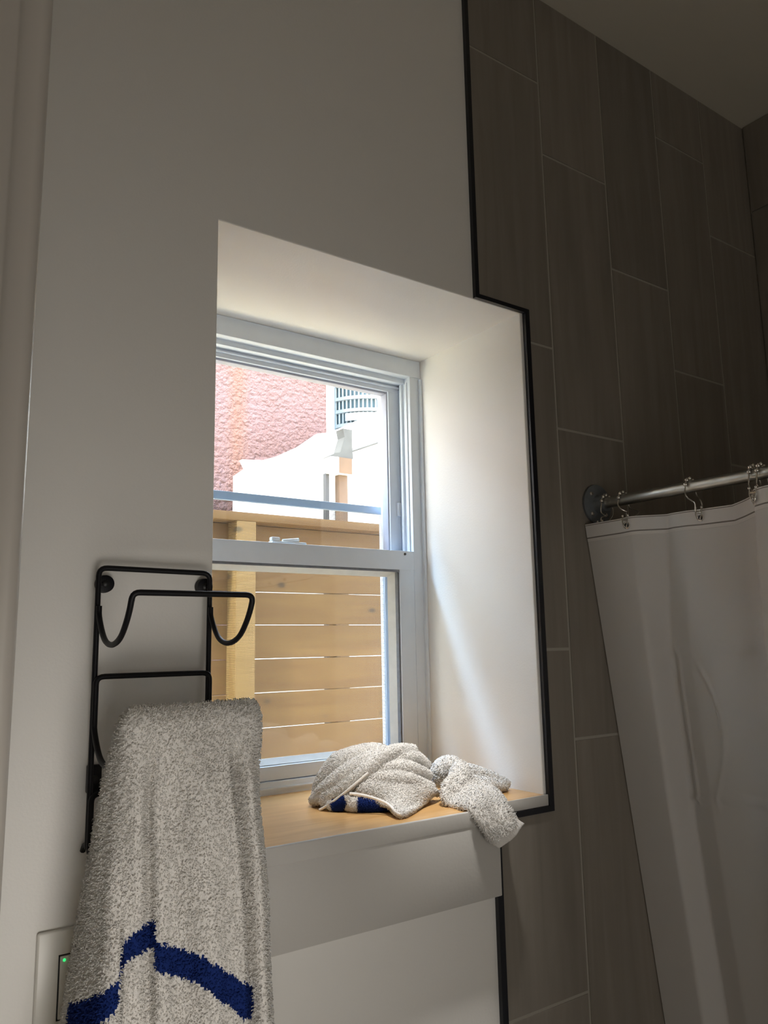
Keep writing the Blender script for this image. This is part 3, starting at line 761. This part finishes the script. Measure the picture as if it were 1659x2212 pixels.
# ------------------------------------------------------------------ WASHCLOTH trailing over the sill edge
b_ = MB()
rows = [((-.075, .05, 1.078), (-.008, .09, 1.099)), ((-.091, .035, 1.058), (.016, .08, 1.079)), ((-.088, .018, 1.0500), (.026, .06, 1.066)), ((-.091, -.030, 1.0535), (.018, .02, 1.058)),
        ((-.084, -.0470, 1.030), (.007, -.020, 1.044)), ((-.062, -.0500, 1.000), (.009, -.045, 1.022)), ((-.043, -.0520, .983), (.018, -.050, 1.014))]
LFT = catmull([r[0] for r in rows], 5); RGT = catmull([r[1] for r in rows], 5); nr = len(LFT); GO, GI = [], []
for i in range(nr):
    a, c = Vector(LFT[i]), Vector(RGT[i]); w = c - a
    tdir = Vector(LFT[min(i + 1, nr - 1)]) + Vector(RGT[min(i + 1, nr - 1)]) - Vector(LFT[max(i - 1, 0)]) - Vector(RGT[max(i - 1, 0)])
    nn = w.cross(tdir).normalized()
    if nn.y > 0 or (abs(nn.y) < .3 and nn.z < 0): nn = -nn
    o_, i_ = [], []
    for j in range(13):
        t = j / 12; p = a.lerp(c, t)
        h = (.013 * math.sin(PI * t) + .003 * math.sin(t * 9 + i * .35)) * (1 - .45 * i / nr)
        o_.append(b_.bm.verts.new(p + nn * h)); q = p + nn * (h - .008)
        i_.append(b_.bm.verts.new(q))
    GO.append(o_); GI.append(i_)
for i in range(nr - 1):
    for j in range(12):
        b_.bm.faces.new((GO[i][j], GO[i + 1][j], GO[i + 1][j + 1], GO[i][j + 1])); b_.bm.faces.new((GI[i][j], GI[i][j + 1], GI[i + 1][j + 1], GI[i + 1][j]))
    b_.bm.faces.new((GO[i][0], GI[i][0], GI[i + 1][0], GO[i + 1][0])); b_.bm.faces.new((GO[i][12], GO[i + 1][12], GI[i + 1][12], GI[i][12]))
for j in range(12):
    b_.bm.faces.new((GO[0][j], GO[0][j + 1], GI[0][j + 1], GI[0][j])); b_.bm.faces.new((GO[-1][j], GI[-1][j], GI[-1][j + 1], GO[-1][j + 1]))
def tub(pts, rs, flat=None):
    P = catmull(pts, 5); R = [np.interp(i / (len(P) - 1), np.linspace(0, 1, len(rs)), rs) for i in range(len(P))]
    P = [(p[0], p[1], max(p[2], ZS + .001 + R[i] * (flat[0] if flat else 1))) for i, p in enumerate(P)]
    b_.tube(P, R, 14, flat=flat)
tub([(-.032, .112, 1.062), (-.032, .112, 1.083), (-.020, .106, 1.093), (-.006, .094, 1.095)], [.012, .018, .018, .013])
tub([(-.004, .088, 1.092), (-.022, .070, 1.083), (-.046, .050, 1.066), (-.066, .038, 1.055)], [.013, .017, .017, .013])
tub([(-.002, .105, 1.077), (.028, .108, 1.076), (.060, .095, 1.066), (.094, .070, 1.052)], [.014, .020, .018, .010], (.75, (0, 0, 1)))
tub([(.010, .085, 1.065), (.045, .075, 1.058), (.080, .066, 1.052)], [.016, .016, .010], (.6, (0, 0, 1)))
wm = remesh(b_, .0026, 4)
def wkeep(P, N_, m_):
    # the woven band and end hem of the cloth carry no loops
    t = (P[:, 0] + .06) * .55 - (P[:, 2] - 1.0) * .9
    band = (P[:, 1] < -.02) & (P[:, 2] > 1.020) & (P[:, 2] < 1.048) & (P[:, 1] > -.06)
    endh = (P[:, 1] < -.03) & ((P[:, 2] - (.990 + (P[:, 0] + .043) * .52)) < .0095)
    return ~endh & (~band | (rng.random(len(P)) < .25)) & ((P[:, 2] > ZS + .003) | (P[:, 1] < -.03))
wm = with_loops(wm, 27000, .0066, .0013, keep=wkeep, droop=.3)
wc = link('washcloth', wm, [M['terry']])
tag(wc, 'small white terry washcloth trailing over the front edge of the sill', 'washcloth')

# ------------------------------------------------------------------ LIGHT SWITCH behind the hanging towel
sw = empty('light_switch', (-.71, 0, .93), 'white rocker light switch with a green light, half hidden by the hanging towel', 'light switch')
MB().box(-.7455, -.664, -.0065, -.0005, .866, .987, .003, 3).build('cover_plate', M['plate'], sw)
MB().box(-.7190, -.686, -.0085, -.006, .8875, .957, .0012).build('rocker', M['plate'], sw)
f = MB()
for a in (((-.7205, .886), (-.7188, .9585)), ((-.7205, .957), (-.6845, .9585)), ((-.7205, .886), (-.6845, .8875))):
    f.box(a[0][0], a[1][0], -.0069, -.0060, a[0][1], a[1][1])
f.build('gap', M['screw'], sw, smooth=0)
MB().ball((-.7143, -.0085, .9525), .0017, 10).build('indicator_light', M['led'], sw)

# ------------------------------------------------------------------ SHOWER ROD, RINGS, CURTAIN
RX, RZ = .305, 1.5935
rod = empty('shower_rod', (RX, 0, RZ), 'galvanised pipe shower rod screwed into a round floor flange on the tile', 'shower rod')
fl_ = MB().lathe([(.0, -.0045), (.0405, -.0045), (.0418, -.0075), (.0415, -.0105), (.0330, -.0115), (.0195, -.0130), (.0180, -.0165), (.0178, -.0300), (.0165, -.0318), (.0, -.0318)], (RX, 0, RZ), (0, 1, 0), 40)
fo = fl_.build('flange', M['flange'], rod)
for k in range(4):
    a = PI / 4 + k * PI / 2; c = (RX + .029 * math.cos(a), -.0113, RZ + .029 * math.sin(a))
    MB().lathe([(0, -.004), (.0030, -.0036), (.0046, -.0018), (.0048, .001)], c, (0, 1, 0), 14).build('screw', M['chrome'], fo)
f = MB(); f.lathe([(.0, -.03), (.0112, -.03), (.0112, YB + .02), (0, YB + .02)], (RX, 0, RZ), (0, 1, 0), 28)
f.build('pipe', M['galv'], rod)

# curtain profile : X as a function of distance along the rod and height
def cur_x(yy, z):
    dz = 1.55 - z; base = .149 * dz
    t = np.clip(dz / .9, 0, 1.4)
    yA = np.interp(t, [0, .08, .32, .62, 1.02, 1.4], [-.097, -.093, -.085, -.078, -.076, -.076])
    yB = np.interp(t, [0, .28, .59, 1.05, 1.4], [-.171, -.130, -.110, -.098, -.098])
    yN = np.interp(t, [0, .11, .37, 1.4], [-.352, -.338, -.315, -.235])
    yA = yA - .0135; yB = np.minimum(yB + .012, yA - .016)
    nodes_y = [-.0068, -.045, yA, yB, yB - .05, (yB + yN) / 2, yN + .03, yN, yN - .007, yN - .03, yN - .075, yN - .13, -.62, -.75, -.9, -1.05, -1.2]
    nodes_x = [.266, .271, .2765, .3235, .309, .309, .312, .306, .275, .272, .300, .312, .285, .310, .280, .315, .29]
    o = np.argsort(nodes_y); x = np.interp(yy, np.array(nodes_y)[o], np.array(nodes_x)[o])
    e = .004                                                  # soften the fold lines
    xa = np.interp(yy - e, np.array(nodes_y)[o], np.array(nodes_x)[o]); xb = np.interp(yy + e, np.array(nodes_y)[o], np.array(nodes_x)[o])
    x = .5 * x + .25 * (xa + xb)
    # packing creases
    ins = sstep(yB + .004, yB - .006, yy) * sstep(-.305, -.280, yy)
    x = x - .0055 * ins * np.exp(-((z - 1.2965) / .0035) ** 2)
    ins2 = sstep(yB + .004, yB - .006, yy)
    zc = 1.018 + (yB - yy) * .09
    x = x - .0055 * ins2 * np.exp(-((z - zc) / .0035) ** 2) + .003 * ins2 * sstep(zc - .05, zc, z) * sstep(1.31, 1.29, z)
    inz = sstep(1.305, 1.29, z) * sstep(1.00, 1.02, z)
    x = x - inz * (.0035 * np.exp(-((yy - yB + .004) / .003) ** 2) + .0035 * np.exp(-((yy - yB + .018) / .003) ** 2) - .0022 * np.exp(-((yy - yB + .011) / .004) ** 2))
    ya = -.172 - .036 * np.sin(np.clip((1.283 - z) / .25, 0, 1) * PI)
    x = x - inz * sstep(1.29, 1.26, z) * .0028 * np.exp(-((yy - ya) / .0045) ** 2)
    return x + base
def cur_top(yy):
    return np.interp(yy, [-1.2, -.62, -.40, -.352, -.30, -.236, -.171, -.12, -.085, -.03, 0], [1.556, 1.556, 1.566, 1.561, 1.549, 1.5500, 1.5535, 1.553, 1.551, 1.5500, 1.5490])
YY = np.concatenate([np.linspace(-.0068, -.42, 150), np.linspace(-.43, -1.15, 60)])
def curtain_rows(d0, d1, n, off=0.):
    R_ = []
    for d in np.linspace(d0, d1, n):
        tp = cur_top(YY); z = tp - d
        R_.append(np.stack([np.array([cur_x(y, zz_) for y, zz_ in zip(YY, z)]) - off, YY, z], 1))
    return R_
def sheet(rows_, name, mats, parent, mids=None):
    n = len(YY); V = np.concatenate(rows_); F = []; mi = []
    for r in range(len(rows_) - 1):
        for i in range(n - 1):
            F.append((r * n + i, r * n + i + 1, (r + 1) * n + i + 1, (r + 1) * n + i)); mi.append(mids[r] if mids else 0)
    me = bpy.data.meshes.new(name); me.from_pydata(V.tolist(), [], F); me.polygons.foreach_set('material_index', mi); me.update(); me.shade_smooth()
    return link(name, me, mats, parent)
cur = empty('shower_curtain', (RX, -.2, 1.5), 'grey white vinyl shower curtain hanging from the galvanised rod by metal rings', 'shower curtain')
sheet(curtain_rows(.0355, 1.07, 140), 'panel', [M['curtain']], cur)
hd = [0, .0018, .0032, .0045, .020, .0265, .0290, .0305, .0325, .0355]
hr = [curtain_rows(h, h, 1, .0006)[0] for h in hd]
sheet(hr, 'header_band', [M['curtain_band'], M['curtain_line'], M['curtain_pale']], cur, [2, 1, 0, 0, 0, 1, 0, 2, 2])
def seg_ring(c, R_, r, nrm, part, mat, parent):
    nrm = Vector(nrm).normalized(); u = nrm.orthogonal().normalized(); w = nrm.cross(u)
    f = MB(); f.tube([Vector(c) + (u * math.cos(2 * PI * k / 22) + w * math.sin(2 * PI * k / 22)) * R_ for k in range(22)], r, 8, closed=True)
    return f.build(part, mat, parent)
GROM = [-.100, -.2365, -.347, -.362, -.60, -.75, -.9]
for y in GROM:
    z = float(cur_top(np.array([y]))[0]) - .0155; x = float(cur_x(y, z))
    dx = (float(cur_x(y + .01, z)) - float(cur_x(y - .01, z))) / .02
    g_ = seg_ring((x - .0012, y, z), .0058, .0015, (-1, dx, 0), 'grommet', M['chrome'], cur)
    h_ = MB().lathe([(0, 0), (.0052, 0)], (x - .0015, y, z), Vector((-1, dx, 0)), 18).build('eyelet_hole', M['screw'], g_)

def ring(y_rod, y_g, label, behind=0.):
    """double roller ring: beads riding over the pipe, wires down each side, small hooks with ball tips"""
    zg = float(cur_top(np.array([y_g]))[0]) - .0155; xg = float(cur_x(y_g, zg)) + behind
    t = empty('curtain_ring', (RX, y_rod, RZ), label, 'curtain ring', 'shower curtain rings')
    Rr = .0155; nb = 5
    w = MB(); arc = [(RX - Rr * math.cos(a), y_rod, RZ + Rr * math.sin(a)) for a in np.linspace(-.15, PI + .15, 16)]
    dy = y_g - y_rod
    near = catmull([(RX - Rr, y_rod, RZ - .002), (RX - Rr - .004, y_rod - .001, RZ - .012), (RX - Rr - .003, y_rod + dy * .25, RZ - .021), (RX - .010, y_rod + dy * .6, RZ - .028), (min(RX - .008, xg), y_g, RZ - .033), (min(RX - .008, xg), y_g, zg + .012)], 5)
    far = [(RX + Rr, y_rod, RZ - .002), (RX + Rr + .003, y_rod, RZ - .015), (RX + .012, y_g, RZ - .028), (xg + .012, y_g, zg + .012)]
    w.tube(arc, .0010, 8); w.tube(near, .0013, 8); w.tube(catmull(far, 5), .0013, 8)
    w.tube([(min(RX - .008, xg), y_g, zg + .012), (xg + .002, y_g, zg + .010), (xg + .012, y_g, zg + .012)], .0012, 8)
    for s_ in (-1, 1):
        w.tube(catmull([(xg - .004, y_g + s_ * .006, zg + .016), (xg - .006, y_g + s_ * .0055, zg + .006), (xg - .005, y_g + s_ * .002, zg - .003), (xg + .004, y_g, zg - .003)], 5), .0012, 8)
    w.tube([(xg - .004, y_g - .006, zg + .010), (xg - .004, y_g + .006, zg + .010)], .0011, 8)
    w.build('hook_wire', M['chrome'], t)
    for k in range(nb):
        a = PI * (.06 + .86 * k / (nb - 1)); MB().ball((RX - Rr * math.cos(a), y_rod, RZ + Rr * math.sin(a)), .0041, 12).build('roller_bead', M['chrome'], t)
    for s_ in (-1, 1):
        MB().ball((xg - .004, y_g + s_ * .006, zg + .0185), .0029, 10).build('ball_tip', M['chrome'], t)
ring(-.0355 + .003, -.034, 'metal curtain ring against the wall flange, hanging tilted', .011)
ring(-.0745, -.100, 'metal curtain ring second from the wall flange')
ring(-.2250, -.2365, 'metal curtain ring hanging alone midway along the visible rod')
ring(-.3480, -.347, 'metal curtain ring paired near the photo edge, the one nearer the wall')
ring(-.3620, -.362, 'metal curtain ring at the right photo edge, above the near curtain fold')

# tub under the curtain
tb = empty('bathtub', (.70, -.76, 0), 'white bathtub behind the shower curtain', 'bathtub')
f = MB(); f.box(.355, .42, -1.5, -.01, .0, .44, .012); f.box(.42, XC - .008, -1.5, -.01, 0, .12, .01); f.box(.95, XC - .008, -1.5, -.01, .12, .44, .01); f.box(.42, .95, -.08, -.01, .12, .44, .01); f.box(.42, .95, -1.5, -1.43, .12, .44, .01)
f.build('basin', M['tub'], tb)

# ------------------------------------------------------------------ OUTDOORS
struct(MB().box(-8, 12, YO + .02, 12, -.3, -.05).build('ground', M['rubble'], smooth=0), 'pale concrete ground outside the window')

fe = empty('wooden_fence', (.5, 2.05, -.05), 'tan horizontal board fence with bright gaps outside the window', 'fence')
gz = [1.551 + .141, 1.551, 1.4105, 1.2665, 1.1240, .9775]; zt_ = [g_ for g_ in gz]
edges = [1.835] + gz + [.9775 - .1455 * k for k in range(1, 8)]
for k in range(len(edges) - 1):
    z1, z0 = edges[k] - .0019, edges[k + 1] + .0019
    if k == 0: z1 = 1.84
    if z0 < -.04: z0 = -.04
    MB().box(-2.6, 4.2, 2.046 + random.uniform(-.001, .001), 2.066, z0, z1, .0015, 1).build('fence_board', M['fence'], fe)
MB().box(-2.6, 4.2, 1.955, 2.10, 1.842, 1.878, .003).build('cap_rail', M['fence'], fe)
for x in (-1.35, .403, 2.15):
    MB().box(x, x + .089, 1.956, 2.045, -.05, 1.841, .003).build('fence_post', M['post'], fe)
for x in (.938, -.5, 2.9):
    MB().box(x, x + .016, 2.067, 2.10, -.05, 1.83).build('batten', M['fence'], fe)

nb_ = empty('neighbour_building', (0, 4.4, -.05), 'pink stucco building rising beyond the fence', 'building')
MB().box(-5, 2.318, 4.40, 7, -.05, 4.6).build('stucco_wall', M['stucco'], nb_, smooth=0)
MB().box(2.319, 2.385, 4.38, 7, -.05, 4.6).build('corner_board', M['white_out'], nb_, smooth=0)
pw = MB()
pw.prism([(1.294, -.05), (1.294, 2.500), (1.372, 2.560), (1.338, 2.618), (1.500, 2.632), (1.606, 2.671), (1.800, 2.775), (1.955, 2.892), (2.069, 2.918), (2.52, 3.16), (4.5, 3.8), (4.5, -.05)], 'y', 3.93, 3.97)
pwo = pw.build('parapet_wall', M['white_out'], smooth=0); tag(pwo, 'white sunlit parapet wall with a ragged sloping top in front of the pink building', 'wall')
MB().tube([(2.19, 3.922, 2.765), (2.72, 3.922, 2.985)], .008, 6).build('flashing_seam', M['weathered'], pwo)
# condenser
ac = empty('air_conditioner', (3.02, 4.85, 3.1), 'round pale louvred air conditioner unit above the white parapet', 'air conditioner')
cx_, cy_, ra = 3.02, 4.85, .46
f = MB(); f.lathe([(0, 0), (ra - .03, 0), (ra - .03, .62), (0, .62)], (cx_, cy_, 3.1), (0, 0, 1), 48); f.build('core', M['ac_dark'], ac)
f = MB()
for k in range(44):
    a = PI * .62 + k * PI * 1.16 / 43; c, s_ = math.cos(a), math.sin(a)
    p = Vector((cx_ + (ra - .02) * c, cy_ + (ra - .02) * s_, 3.1)); f.tube([p, p + Vector((0, 0, .60))], .0085, 6)
f.build('louvre', M['ac_light'], ac)
for z in (3.10, 3.225, 3.355, 3.47, 3.60, 3.71):
    f = MB(); f.lathe([(ra - .05, -.017), (ra, -.015), (ra, .015), (ra - .05, .017)], (cx_, cy_, z), (0, 0, 1), 48); f.build('band', M['ac_light'], ac)
f = MB()
for k in range(9):
    pass
aa = [math.atan2(4.42 - cy_, 2.62 - cx_) + .16 * (i - 1.5) for i in range(5)]
bmx = f.bm; pr = None
for a in aa:
    cur_ = [bmx.verts.new((cx_ + (ra + .012) * math.cos(a), cy_ + (ra + .012) * math.sin(a), z)) for z in (3.255, 3.325)]
    if pr: bmx.faces.new((pr[0], cur_[0], cur_[1], pr[1]))
    pr = cur_
f.build('blank_plate', M['ac_light'], ac)
MB().box(2.40, 4.0, 4.40, 5.3, -.05, 3.098).build('plinth', M['white_out'], ac, smooth=0)
MB().box(2.468, 2.50, 4.55, 4.58, 3.1, 3.72).build('dark_post', M['ac_dark'], ac, smooth=0)

vp = empty('broken_post', (2.1, 3.86, -.05), 'brown post with a ragged grey cap standing before the white parapet', 'post')
MB().box(2.088, 2.165, 3.84, 3.90, -.05, 2.60, .004).build('shaft', M['brownpost'], vp)
MB().box(1.985, 2.175, 3.80, 3.905, 2.575, 2.700, .004).build('block', M['bead'], vp)
MB().box(2.062, 2.178, 3.797, 3.80, 2.578, 2.698).build('brown_face', M['brownpost'], vp, smooth=0)
f = MB(); f.prism([(1.975, 2.695), (2.03, 2.725), (2.075, 2.735), (2.095, 2.80), (2.115, 2.86), (2.10, 2.925), (2.185, 2.925), (2.182, 2.80), (2.19, 2.70), (2.12, 2.665), (2.06, 2.70)], 'y', 3.80, 3.90)
f.build('ragged_cap', M['weathered'], vp, smooth=0)
MB().box(1.985, 2.013, 3.86, 3.90, -.05, 2.58).build('thin_leg', M['dark_out'], vp, smooth=0)

# unseen eave added outside to cut off the high sky above the window
struct(MB().box(-4, 3, YO, YO + .30, 2.95, 3.05).build('roof', M['roofing'], smooth=0), 'eave of the house outside above the window')

# ------------------------------------------------------------------ LIGHT
w = bpy.data.worlds.new('sky'); bpy.context.scene.world = w; w.use_nodes = True; nt = w.node_tree; N, Lk = nt.nodes, nt.links
bg = N['Background']; tc = N.new('ShaderNodeTexCoord'); sp = N.new('ShaderNodeSeparateXYZ'); cr = N.new('ShaderNodeValToRGB')
Lk.new(tc.outputs['Generated'], sp.inputs[0]); Lk.new(sp.outputs[2], cr.inputs[0])
cr.color_ramp.elements[0].position = 0.; cr.color_ramp.elements[0].color = (1.0, .95, .88, 1)
cr.color_ramp.elements[1].position = .85; cr.color_ramp.elements[1].color = (.52, .68, .95, 1)
Lk.new(cr.outputs[0], bg.inputs[0]); bg.inputs[1].default_value = 12.5

def sun_and_sky_lamp(energy, d, ang, col):
    l = bpy.data.lights.new('sun', 'SUN'); l.energy = energy; l.angle = math.radians(ang); l.color = col
    o = bpy.data.objects.new('sun', l); C.objects.link(o); o.rotation_euler = Vector(d).to_track_quat('-Z', 'Y').to_euler(); return o
sun_and_sky_lamp(6.0, (.50, -.41, -1.0), 8, (.42, .66, 1))  # blue lamp added to stand for a patch of bright sky
sun_and_sky_lamp(20.0, (.42, .17, -1.0), .6, (1, .95, .86))

def area(name, loc, target, sx, sy, energy, col):
    l = bpy.data.lights.new(name, 'AREA'); l.shape = 'RECTANGLE'; l.size, l.size_y = sx, sy; l.energy = energy; l.color = col
    o = bpy.data.objects.new(name, l); C.objects.link(o); o.location = loc
    o.rotation_euler = (Vector(target) - Vector(loc)).to_track_quat('-Z', 'Y').to_euler(); return o
area('room_lamp', (-.70, -2.5, .8), (-.80, 0, .9), 1.2, 1.3, 6.3, (1, .96, .90))  # unseen fill added to imitate light bouncing around the room
lo = area('low_lamp', (-.82, -1.10, .72), (-.74, 0, 1.05),   .45, .45, .8, (1, .95, .88)); lo.data.spread = math.radians(80)  # unseen fill added to brighten the lower left wall and hanging towel
l = bpy.data.lights.new('ceiling_spot', 'SPOT'); l.energy = 135; l.spot_size = math.radians(18); l.spot_blend = 1.0; l.shadow_soft_size = .06; l.color = (1, .97, .93)  # unseen spot added to brighten the towels on the sill
so = bpy.data.objects.new('ceiling_spot', l); C.objects.link(so); so.location = (-.28, -.36, 2.62)
so.rotation_euler = (Vector((-.10, .10, 1.09)) - so.location).to_track_quat('-Z', 'Y').to_euler()

# ------------------------------------------------------------------ CAMERA
cam = bpy.data.cameras.new('camera'); co_ = bpy.data.objects.new('camera', cam); C.objects.link(co_)
rt = Vector((.81748547, -.57566842, -.01798245)); up = Vector((-.08075213, -.1454752, .98606088)); fw = Vector((.57026011, .80463833, .16541031))
mw = Matrix(((rt.x, up.x, -fw.x, -.98371), (rt.y, up.y, -fw.y, -1.06555), (rt.z, up.z, -fw.z, 1.31692), (0, 0, 0, 1)))
co_.matrix_world = mw
cam.sensor_fit = 'VERTICAL'; cam.sensor_height = 34.6; cam.sensor_width = 34.6 * 1659 / 2212
cam.lens = 1707.51 / 2212 * 34.6; cam.clip_start = .02; cam.clip_end = 200
sc = bpy.context.scene; sc.camera = co_
sc.view_settings.view_transform = 'Standard'; sc.view_settings.look = 'None'; sc.view_settings.exposure = 0; sc.view_settings.gamma = 1
sc.cycles.use_denoising = True
sc.cycles.max_bounces = 16; sc.cycles.diffuse_bounces = 12; sc.cycles.transparent_max_bounces = 12; sc.cycles.sample_clamp_indirect = 6
